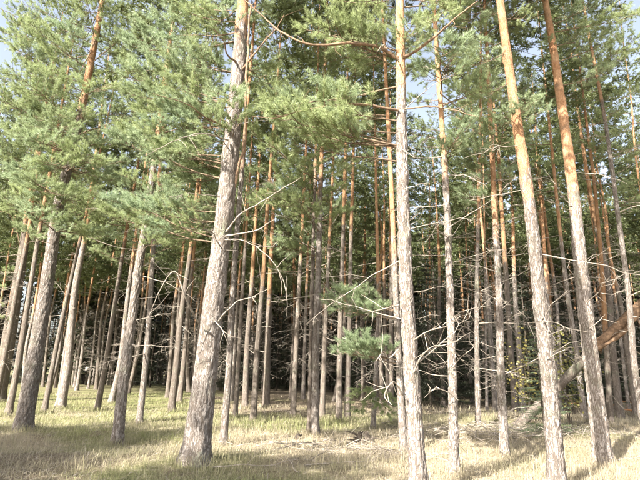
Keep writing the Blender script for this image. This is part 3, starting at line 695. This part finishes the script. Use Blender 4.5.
# ------------------------------------------------------------------ the stand behind
TRUNKS = []
for i in range(7):
    r = np.random.default_rng(500 + i); zz = np.linspace(0, 18, 8)
    P = np.stack([np.cumsum(r.normal(0, .10, 8)), np.cumsum(r.normal(0, .10, 8)), zz], -1); P[0] = 0; P[:, :2] -= P[0, :2]
    me, C, s, rad = trunk_mesh(P, .125, 10, BARKD if i % 2 else BARK, r.uniform(4.5, 8), 0, None, 40 + i); TRUNKS.append((me, C))
taken = [t.base[:2] for t in T.values()]
def free(x, y, mind):
    return all((x - a[0]) ** 2 + (y - a[1]) ** 2 > mind * mind for a in taken)
fill = []
r = np.random.default_rng(77); tries = 0
while len(fill) < 225 and tries < 20000:
    tries += 1
    d = math.sqrt(r.uniform(23 ** 2, 64 ** 2)); u = r.uniform(-.74, .74)
    if -.60 < u < -.53 and r.random() < .6: continue
    y = d * math.cos(math.atan(u)); x = y * u
    if free(x, y, 1.75 if u > 0 else 2.1): fill.append((x, y)); taken.append(np.array([x, y]))
ORD = "first second third fourth fifth sixth seventh eighth ninth tenth eleventh twelfth thirteenth fourteenth fifteenth".split()
LM = sorted(((T[k].base[0] / T[k].base[1], nm) for k, nm in (("leftbig", "the stout far-left pine"), ("l8", "the pine at the shade edge"), ("big", "the biggest pine"), ("b16", "the dark pine in tall grass"), ("ctr", "the centre pine"),
             ("c24", "the thin young pale pine"), ("fore", "the scarred foreground pine"), ("r28", "the slim branchy pine"), ("r31", "the straight grey pine"), ("rbig", "the bright white pine"), ("rbig2", "the half-shadowed big pine"))))
def landmark(a): 
    c_ = [q for q in LM if q[0] <= a]
    return c_[-1] if c_ else (-9, "the left edge")
cnt = {}
fill.sort(key=lambda q: q[0] / q[1])
for i, (x, y) in enumerate(fill):
    az = x / y; d = math.hypot(x, y)
    zone = "left of the biggest trunk" if az < -.20 else ("between biggest trunk and scarred foreground pine" if az < .17 else "right of the scarred foreground pine")
    far = "far back in the stand" if d > 42 else "in the middle of the stand"
    t = thing("pine_tree", (x, y, float(gh(x, y))), f"slender background pine {far}, {zone}", "tree", f"background pines {far}, {zone}", r.uniform(0, 6.28))
    if d <= 42:
        nm_ = landmark(az)[1]; cnt[nm_] = cnt.get(nm_, 0) + 1
        t["label"] = f"slender mid-stand background pine, {ORD[cnt[nm_] - 1]} to the right of {nm_}"
    sxy = r.uniform(.62, 1.2); sz = r.uniform(.92, 1.12)
    me, C = TRUNKS[r.integers(len(TRUNKS))]
    tr = obj("trunk", me, t); tr.scale = (sxy, sxy, sz)
    z0 = r.uniform(7.6, 10.0) + (1.4 if az > .12 else 0); k = int(np.argmin(np.abs(C[:, 2] - z0)))
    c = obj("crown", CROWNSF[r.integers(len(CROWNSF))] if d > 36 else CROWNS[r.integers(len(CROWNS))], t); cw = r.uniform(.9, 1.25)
    c.location = (C[k, 0] * sxy, C[k, 1] * sxy, C[k, 2] * sz); c.scale = (cw, cw, (18 - C[k, 2] + .4) / 9 * sz); c.rotation_euler.z = r.uniform(0, 6.28)
    if az > -.30 or r.random() < .6:
        g = obj("dead_twig_tangle", TANGLES[r.integers(len(TANGLES))], t, kind="stuff"); g.rotation_euler.z = r.uniform(0, 6.28); g.scale = (1, 1, r.uniform(.85, 1.1))

# pines beside and behind the viewer that throw the shade of the foreground
for i, (x, y, hh) in enumerate(((-13.6, 1.0, .74), (-12.4, 2.8, .70), (-15.4, -.6, .76), (-14.8, 2.6, .72), (-8.9, -2.2, .72), (-10.6, -3.4, .74), (-16.8, 1.2, .78), (-12.9, -1.6, .66), (-13.1, 2.0, .7), (-15.7, 1.1, .74), (-14.2, -1.2, .72), (-11.2, -2.4, .68))):
    t = thing("pine_tree", (x, y, float(gh(x, y))), "tall pine of the forest edge outside the picture to the left", "tree", "pines outside the picture to the left", r.uniform(0, 6.28))
    me, C = TRUNKS[i % len(TRUNKS)]; o = obj("trunk", me, t); o.scale = (1.5, 1.5, hh)
    k = int(np.argmin(np.abs(C[:, 2] - 6.2))); c = obj("crown", CROWNS[i % len(CROWNS)], t)
    c.location = (C[k, 0] * 1.5, C[k, 1] * 1.5, C[k, 2] * hh); c.scale = (1.35, 1.35, 1.3 * hh); c.rotation_euler.z = i * 1.3
    c = obj("crown", CROWNS[(i + 2) % len(CROWNS)], t); c.location = (C[k, 0] * 1.5, C[k, 1] * 1.5, C[k, 2] * hh); c.scale = (1.3, 1.3, 1.3 * hh); c.rotation_euler.z = i * 2.1 + 1

# dark young spruces filling the back of the stand
def spruce_mesh(seed, H=6.5):
    r = np.random.default_rng(seed); a = Acc(); z = .4
    while z < H - .1:
        L_ = (1 - z / H) * 1.7 + .12; nb_ = r.integers(5, 8)
        for k in range(nb_):
            az = r.uniform(0, 6.283); ll = L_ * r.uniform(.7, 1.1); m_ = max(3, int(ll / .11))
            d = np.array([math.cos(az), math.sin(az), r.uniform(-.35, -.05)]); lat = np.array([-math.sin(az), math.cos(az), 0])
            u = np.linspace(.12, 1, m_); P0 = np.array([0, 0, z]) + d * (u * ll)[:, None] + np.array([0, 0, .12]) * (u ** 2 * ll)[:, None]
            for sg in (-1, 1):
                D = nrm(d + lat * sg * r.uniform(.7, 1.1, (m_, 1)) + r.normal(0, .15, (m_, 3))); sl_ = (.10 + .26 * ll * (1 - u)) * r.uniform(.8, 1.2, m_)
                V, F, ti = needle_tris(P0, D, sl_, 9, .07, .02, r); a.add(V, F, 0, ti)
        z += r.uniform(.16, .28)
    tv, tq = tube(np.array([[0, 0, -.1], [0, 0, H * .5], [0, 0, H]]), [.07, .04, .008], 6, False); a.add(tv, tris_of(tq), 1, .5)
    V, F, mi, ti = a.get(); return V, F, mi, ti
SPR = []
for sdd in (801, 802, 803):
    V, F, mi, ti = spruce_mesh(sdd)
    nf = int((mi == 0).sum()); SPR.append((mk_mesh("crown", V, F[mi == 0], [SPRUCE], False, {"tint": ti}), wood_mesh("trunk", [(np.array([[0, 0, -.1], [0, 0, 3.2], [0, 0, 6.4]]), np.array([.075, .045, .008]), 8)], DARKW)))
n_sp = 0; tries = 0
while n_sp < 84 and tries < 4000:
    tries += 1; u = r.uniform(-.55, .78); d = math.sqrt(r.uniform(27 ** 2, 62 ** 2))
    if u < .05 and (d < 40 or r.random() < .3): continue
    y = d / math.sqrt(1 + u * u); x = u * y
    if not free(x, y, 1.1): continue
    taken.append(np.array([x, y])); n_sp += 1
    zone = "right of the scarred foreground pine" if u > .17 else "left of the scarred foreground pine"
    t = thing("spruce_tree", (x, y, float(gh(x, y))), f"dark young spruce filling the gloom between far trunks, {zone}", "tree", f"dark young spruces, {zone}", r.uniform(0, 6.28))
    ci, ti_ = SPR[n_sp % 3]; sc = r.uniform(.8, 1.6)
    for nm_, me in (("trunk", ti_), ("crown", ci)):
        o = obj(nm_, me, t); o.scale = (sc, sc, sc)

# far wood closing the view
r = np.random.default_rng(900); a = Acc()
for k in range(900):
    u = r.uniform(-1.0, 1.0); d = r.uniform(54, 110)
    if -.62 < u < -.50 and r.random() < .8: continue
    y = d / math.sqrt(1 + u * u); x = u * y; z0 = float(gh(x, y)); h = r.uniform(15, 19)
    tv, tq = tube(np.array([[x, y, z0 - .2], [x + r.normal(0, .3), y, z0 + h * .5], [x + r.normal(0, .4), y, z0 + h]]), [.17, .12, .03], 5, False); a.add(tv, tris_of(tq), 1, .5)
    n = 420; low = r.random() < (.12 if d < 68 else .35)
    zz = r.uniform(.08 if low else .5, 1, n); rr = (1.9 if not low else 2.2) * np.sqrt(r.random(n)) * np.clip(1.25 - zz, .12, 1); ph = r.uniform(0, 6.28, n)
    c = np.stack([x + rr * np.cos(ph), y + rr * np.sin(ph), z0 + zz * h * (1 if not low else .62)], -1)
    e1 = nrm(r.normal(size=(n, 3))) * .32; e2 = nrm(r.normal(size=(n, 3))) * .22
    V = np.stack([c - e1, c + e1, c + e2 * 1.6], 1).reshape(-1, 3); a.add(V, np.arange(3 * n).reshape(-1, 3), 0, np.repeat(r.uniform(0, 1, n), 3))
V, F, mi, ti = a.get()
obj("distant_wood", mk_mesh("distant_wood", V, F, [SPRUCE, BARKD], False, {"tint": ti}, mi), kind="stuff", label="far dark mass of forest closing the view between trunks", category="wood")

# ------------------------------------------------------------------ fallen log, stump, sapling, spruce sprig
def px_at(x, y, dist):
    d = ray(x, y); return CAM + d * (dist / math.hypot(d[0], d[1]))
A = ground_pt(521, 426); dA = math.hypot(A[0], A[1])
Bp = px_at(598, 345, dA + .3); Cp = px_at(640, 306, dA + .5); E = Cp + (Cp - Bp) * .8
lg = thing("fallen_log", tuple(A), "snapped pine log leaning up to the right, grey below and peeled orange above", "log")
P = spline(np.array([A - [.15, 0, .05], px_at(545, 400, dA + .1), Bp]) - A, 24)
def rough_tube(P, r0, r1, segs, seed):
    V, Q = tube(P, np.linspace(r0, r1, len(P)), segs, False); rr = np.random.default_rng(seed)
    c = np.repeat(P, segs, 0); n_ = nrm(V - c); e, cid = worley(np.stack([V[:, 0], V[:, 1], V[:, 2]], -1) / .13)
    return V + n_ * (.02 * np.clip(e / .3, 0, 1) + .012 * (cid - .5))[:, None], Q
V, Q = rough_tube(P, .125, .115, 18, 1); obj("lower_log", mk_mesh("lower_log", V, Q, [BARKD], True, {"upper": np.zeros(len(V)), "plate": np.zeros(len(V))}), lg, label="grey barked lower length of the leaning log")
P = spline(np.array([Bp + (A - Bp) * .04, Cp, E]) - A, 24)
V, Q = rough_tube(P, .125, .13, 18, 2); obj("upper_log", mk_mesh("upper_log", V, Q, [LOGP]), lg, label="peeled orange upper length of the leaning log")
P = spline(np.array([Bp + [-.1, -.15, -.12], Bp + (Cp - Bp) * .5 + [0, -.2, -.2], Cp + [-.1, -.1, -.15]]) - A, 12)
V, Q = rough_tube(P, .03, .06, 8, 3); obj("split_sliver", mk_mesh("split_sliver", V, Q, [LOGP]), lg)
for k in range(9):
    q = Bp + (Cp - Bp) * rng.uniform(0, .2) - A; d = nrm(nrm(A - Bp) + rng.normal(0, .35, 3)); l_ = rng.uniform(.15, .4)
    V, Q = tube(np.array([q, q + d * l_ * .6, q + d * l_]), [.03, .018, .003], 4, False); obj("splinter", mk_mesh("splinter", V, Q, [LOGP]), lg)
for k in range(7):
    u = rng.uniform(.1, .95); q = (A * (1 - u) + Bp * u) - A + [0, 0, .1]; d = nrm(rng.normal(0, 1, 3) + [0, -.4, .7]); L_, tb, me = DEADS[rng.integers(1, 7)]
    obj("dead_branch", me, lg, mat=align(d, q, 1.0, 0))
# the snapped stem stays caught on a broken trunk standing outside the right edge
sp_ = thing("broken_stump", (float(E[0]), float(E[1] + .05), float(gh(E[0], E[1]))), "broken standing trunk outside the right edge holding the leaning log", "stump")
V, Q = rough_tube(np.array([[0, 0, -.2], [0, 0, E[2] * .5], [0, 0, E[2] + .35]]), .2, .17, 14, 5); obj("trunk", mk_mesh("trunk", V, Q, [BARKD], True, {"upper": np.zeros(len(V)), "plate": np.zeros(len(V))}), sp_)

# yellowing broadleaf saplings round the log
def sapling(x, y, label, h, n, seed, spread):
    r = np.random.default_rng(seed); b = ground_pt(x, y); t = thing("broadleaf_sapling", tuple(b), label, "sapling")
    V_, F_, ti = [], [], []; k0 = 0
    for s_ in range(5):
        tip = np.array([r.normal(0, spread), r.normal(0, spread * .6), h * r.uniform(.7, 1.05)])
        P = spline(np.array([[0, 0, -.05], tip * [.3, .3, .5], tip]), 10); tv, tq = tube(P, np.linspace(.012, .003, 10), 5, False)
        obj("stem", mk_mesh("stem", tv, tq, [DARKW]), t)
        for k in range(n // 5):
            p = P[r.integers(3, 10)] + r.normal(0, .16, 3); d = nrm(r.normal(size=3) * [1, 1, .5]); s2 = nrm(np.cross(d, r.normal(size=3))); l_ = r.uniform(.06, .1); wd = l_ * .42
            V_ += [p, p + d * l_ * .5 + s2 * wd, p + d * l_, p + d * l_ * .5 - s2 * wd]; F_.append([k0, k0 + 1, k0 + 2, k0 + 3]); k0 += 4; ti += [r.random()] * 4
    obj("leaves", mk_mesh("leaves", np.array(V_), np.array(F_), [YLEAF], False, {"tint": ti}), t, kind="stuff")
sapling(570, 424, "yellowing broadleaf sapling behind the leaning log, between the two big right pines", 2.9, 620, 21, .42)
sapling(531, 424, "yellow-green sapling left of the bright white pine's trunk", 2.5, 420, 22, .35)
# small spruce whose pale sprig shows left of the bright pine
SPRUCEL = leaf_material("young_spruce_needles", (.10, .14, .07), (.17, .22, .12), (.14, .18, .10))
b = ground_pt(545, 437); t = thing("spruce_sapling", tuple(b), "small light green spruce sapling half hidden by the bright white pine", "sapling")
o = obj("trunk", SPR[0][1], t); o.scale = (.4, .4, .42)
lm_ = SPR[0][0].copy(); lm_.materials.clear(); lm_.materials.append(SPRUCEL)
o = obj("crown", lm_, t); o.scale = (.42, .42, .42)

# dark root stump by the brush, small dark stub in the straw
def rootstump(x, y, label, r0, h, seed, spikes):
    r = np.random.default_rng(seed); b = ground_pt(x, y); t = thing("tree_stump", tuple(b), label, "stump")
    th = np.linspace(0, 6.283, 20, endpoint=False); V = []; Fq = []
    for i, f in enumerate((-.2, .1, .5, .85)):
        for a_ in th: V.append([math.cos(a_) * r0 * (1.5 - f * .7) * (1 + .15 * math.sin(3 * a_ + seed)), math.sin(a_) * r0 * (1.5 - f * .7), h * f])
    for a_ in th: V.append([math.cos(a_) * r0 * .6, math.sin(a_) * r0 * .6, h * (.75 + .5 * r.random())])
    for i in range(4):
        for j in range(20): Fq.append([i * 20 + j, i * 20 + (j + 1) % 20, (i + 1) * 20 + (j + 1) % 20, (i + 1) * 20 + j])
    V.append([0, 0, h * .7])
    tri = [[80 + j, 80 + (j + 1) % 20, 100, 100] for j in range(20)]
    me = bpy.data.meshes.new("stub"); me.from_pydata([tuple(v) for v in V], [], Fq + [q[:3] for q in tri]); me.materials.append(DARKW); obj("stub", me, t)
    for k in range(spikes):
        a_ = r.uniform(0, 6.28); d = np.array([math.cos(a_), math.sin(a_), r.uniform(-.1, .7)]); q = np.array([[0, 0, h * .3], d * r0 * 1.6 + [0, 0, h * .2], d * r0 * r.uniform(2, 3.4) + r.normal(0, .04, 3)])
        q[:, 2] = np.maximum(q[:, 2], .02); tv, tq = tube(spline(q, 8), np.linspace(.04, .008, 8), 6, False); obj("root", mk_mesh("root", tv, tq, [DARKW]), t)
rootstump(364, 443, "dark upturned root stump in the straw left of the scarred foreground pine", .15, .22, 4, 9)
rootstump(298, 439, "tiny dark stub poking from the straw left of the centre pine", .06, .11, 6, 2)

# ------------------------------------------------------------------ fallen branches
FB = [(335, 452, 1.7, .3, "centre of the brush heap in the straw"), (352, 447, 1.3, 2.6, "on top of the brush heap by the root stump"), (322, 458, 1.7, 1.2, "at the near side of the brush heap"), (365, 455, 2.2, .15, "running towards the scarred foreground pine"),
      (372, 447, 1.0, 2.2, "beside the dark root stump"), (310, 455, 1.3, 2.9, "at the left end of the brush heap"), (345, 465, 2.2, .5, "nearest the viewer below the brush heap"), (385, 458, 1.0, 1.8, "left of the scarred foreground pine's foot"),
      (390, 425, 1.3, .8, "behind the slimmer orange-topped pine"), (360, 432, 1.0, .2, "under the thin young pine"), (466, 440, 2.2, .1, "in the brushwood right of the slim grey pine"), (480, 436, 1.7, 2.7, "crossing the brushwood behind the straight grey pine"),
      (472, 448, 1.3, .6, "arching out of straw right of the slim grey pine"), (492, 445, 1.7, 2.2, "left of the straight grey pine's foot"), (514, 452, 1.7, .75, "leaning pale stick right of the straight grey pine's foot"), (462, 432, 1.3, 1.0, "far side of the brushwood"),
      (530, 440, 1.3, .3, "below the lower end of the leaning log"), (520, 432, 1.7, 2.4, "against the lower end of the leaning log"), (575, 452, 1.3, .9, "in dry grass between the two big right pines"), (630, 462, 1.0, .3, "in straw at the right edge"),
      (470, 474, .6, .15, "short stick in straw by the slim grey pine's foot"), (625, 440, 1.7, 2.5, "behind the half-shadowed big pine at right"), (150, 450, 1.3, .1, "lying along the shade edge left of the biggest pine"), 
      (250, 470, 1.7, .2, "in straw right of the biggest pine"), (290, 472, 1.0, 2.0, "at the bottom centre in straw"),
      (440, 465, 1.0, 2.6, "between the scarred pine and the slim grey pine"), (535, 470, 1.0, 1.1, "left of the bright white pine's foot")]
for i, (x, y, L_, a_, where) in enumerate(FB):
    b = ground_pt(x, y); k = sorted(range(len(DEADS)), key=lambda q: abs(DEADS[q][0] - L_) + rng.uniform(0, .2))[0]
    o = obj("fallen_branch", DEADS[k][2], label=f"bare pale fallen branch {where}", category="branch", group="fallen branches on the forest floor")
    d = np.array([math.cos(a_), math.sin(a_), .08 if i != 14 else .55])
    mm = align(d, b + [0, 0, .05] - np.array([d[0], d[1], 0]) * .35 * L_, 1.0, rng.uniform(-2, 2)); o.matrix_world = mm
for i, (x, y, L_, a_) in enumerate(((612, 402, 1.3, 1.4), (622, 408, 1.7, 2.8), (632, 404, 1.0, 2.2), (618, 412, 1.3, .2))):
    b = ground_pt(x, y); tb = dead_tubes(np.random.default_rng(70 + i), L_ * 1.6)
    o = obj("fallen_branch", wood_mesh("fallen_branch", [(P, r_ * 3.2, s) for P, r_, s in tb], RUST), label=("rust-red broken branch sticking up", "rust-red broken branch lying long", "short rust-red broken branch", "rust-red broken branch lowest of the four")[i] + " by the right edge behind the big pines", category="branch", group="rust-red broken branches at right")
    o.matrix_world = align(np.array([math.cos(a_), math.sin(a_), .5 if i == 0 else .12]), b + [0, 0, .08], 1.0)

def brush_heap(x, y, label, sx, sy, n, seed):
    r = np.random.default_rng(seed); b = ground_pt(x, y); a = Acc()
    for k in range(n):
        c = np.array([r.normal(0, sx), r.normal(0, sy), 0]); ph = r.normal(0, .8) + (math.pi if r.random() < .5 else 0); l_ = r.uniform(.25, 1.1); d = np.array([math.cos(ph), math.sin(ph) * .8, 0])
        z = [float(gh(b[0] + c[0] + d[0] * l_ * f, b[1] + c[1] + d[1] * l_ * f)) - b[2] for f in (0, .5, 1)]
        q = np.stack([c, c + d * l_ * .5, c + d * l_]) + r.normal(0, .05, (3, 3)); q[:, 2] = np.array(z) + np.abs(r.normal(.05, .07, 3)) + [0, r.uniform(0, .16), 0]
        a.add(*tube(spline(q, 7), np.linspace(r.uniform(.005, .012), .003, 7), 4, False))
    V, F, mi, _ = a.get(); obj("brushwood", mk_mesh("brushwood", V, F, [DEAD]), loc=tuple(b), kind="stuff", label=label, category="brushwood")
brush_heap(342, 453, "tangle of fine dead twigs in the straw before the root stump", 1.0, .35, 60, 1)
brush_heap(475, 436, "tangle of dead twigs between the slim grey pine and straight grey pine", .9, .6, 90, 2)
brush_heap(522, 434, "dead twigs heaped at the low end of the leaning log", .8, .5, 80, 3)
brush_heap(600, 436, "dead twigs strewn behind the big pines at right", 1.3, .7, 60, 6)
# ------------------------------------------------------------------ grass and litter
def blades(n, r, dmin, dmax, keep, hmin, hmax, wd, lean, name, label, greenmul=1.0, cat="grass", pts=None):
    d = r.uniform(dmin, dmax, n); u = r.uniform(-.78, .78, n); y = d; x = u * d
    if pts is not None: x, y = pts; d = np.hypot(x, y); n = len(x)
    ok = keep(x, y) > r.random(n); x, y, d = x[ok], y[ok], d[ok]; n = len(x)
    x = x + r.normal(0, .03, n); z = gh(x, y) - .015; g = np.clip(green_at(x, y) * greenmul + r.normal(0, .15, n), 0, 1)
    h = r.uniform(hmin, hmax, n); ph = r.uniform(0, 6.283, n); ln = r.uniform(.2, 1.0, n) * lean
    dx, dy = np.cos(ph), np.sin(ph); wv = wd * np.maximum(1, d / 10) * r.uniform(.6, 1.3, n); wx, wy = -dy * wv / 2, dx * wv / 2
    b = np.stack([x, y, z], -1); W = np.stack([wx, wy, 0 * wx], -1)
    mid = b + np.stack([dx * h * ln * .35, dy * h * ln * .35, h * .62], -1); tip = b + np.stack([dx * h * ln, dy * h * ln, h * np.maximum(.12, 1.02 - .55 * ln)], -1)
    V = np.stack([b - W, b + W, mid + W * .7, mid - W * .7, tip], 1).reshape(-1, 3)
    i = np.arange(n)[:, None] * 5; F = np.vstack([i + [0, 1, 2], i + [0, 2, 3], i + [3, 2, 4]])
    obj(name, mk_mesh(name, V, F, [GRASS], False, {"green": np.repeat(g, 5), "tint": np.repeat(r.random(n), 5)}), kind="stuff", label=label, category=cat)
GRASS = grass_material()
rg = np.random.default_rng(33)
cover = lambda x, y: np.clip(1.2 - 1.2 * np.clip(gnoise(x * 1.1 + 50, y * 1.6, 1.0), 0, .8), .15, 1) * np.clip(.2 + .9 * np.maximum(green_at(x, y), straw_at(x, y) * .9), 0, 1) * np.clip(1.2 - y / 45, .2, 1)
blades(185000, rg, 4.8, 34, cover, .04, .2, .005, 1.3, "grass", "short green and straw coloured grass covering the forest floor")
lodged = lambda x, y: np.clip(.35 + .5 * straw_at(x, y) + .3 * gnoise(x, y, .9), .1, 1)
blades(110000, rg, 4.8, 19, lodged, .07, .2, .0045, 2.0, "straw", "dry straw lodged flat over the forest floor", .45, "straw")
tuft = lambda x, y: np.clip(gnoise(x + 3, y * 1.3, .55) * .9 - .25, 0, 1) * np.clip(1.3 - y / 30, .2, 1)
blades(60000, rg, 6.0, 24, tuft, .15, .42, .006, .8, "tall_grass", "tufts of taller dry grass standing out of the short grass", .7)
clump = lambda x, y: np.exp(-(((x + 1.4) / 1.3) ** 2 + ((y - 15.3) / .9) ** 2)) + np.exp(-(((x - .2) / .7) ** 2 + ((y - 16.5) / .8) ** 2))
blades(16000, rg, 13, 19, clump, .18, .5, .006, .95, "tall_grass", "taller green and bleached grass clump before the dark pines left of centre", 1.0)
px_, py_ = [], []
for t in T.values():
    q = rg.uniform(0, 6.283, 420); rr_ = t.r0 * 1.25 + np.abs(rg.normal(0, .14, 420)); px_.append(t.base[0] + np.cos(q) * rr_); py_.append(t.base[1] + np.sin(q) * rr_)
blades(1, rg, 5, 6, lambda x, y: np.ones(len(x)), .06, .3, .005, 1.0, "grass", "grass and straw grown up round the feet of the pines", .6, pts=(np.concatenate(px_), np.concatenate(py_)))
# needle litter, twiglets
n = 16000; d = rg.uniform(5.5, 22, n); x = rg.uniform(-.75, .75, n) * d; y = d; z = gh(x, y) + .012
ph = rg.uniform(0, 6.283, n); l_ = rg.uniform(.05, .22, n); el = rg.normal(0, .25, n)
dv = np.stack([np.cos(ph), np.sin(ph), np.abs(el)], -1); b = np.stack([x, y, z], -1); W = np.stack([-np.sin(ph), np.cos(ph), np.full(n, .3)], -1) * .0035 * np.maximum(1, d / 9)[:, None]
V = np.stack([b - W, b + W, b + dv * l_[:, None] + W * .6, b + dv * l_[:, None] - W * .6], 1).reshape(-1, 3)
obj("twig_litter", mk_mesh("twig_litter", V, np.arange(4 * n).reshape(-1, 4), [DEAD], False), kind="stuff", label="small twig litter scattered over the forest floor", category="litter")
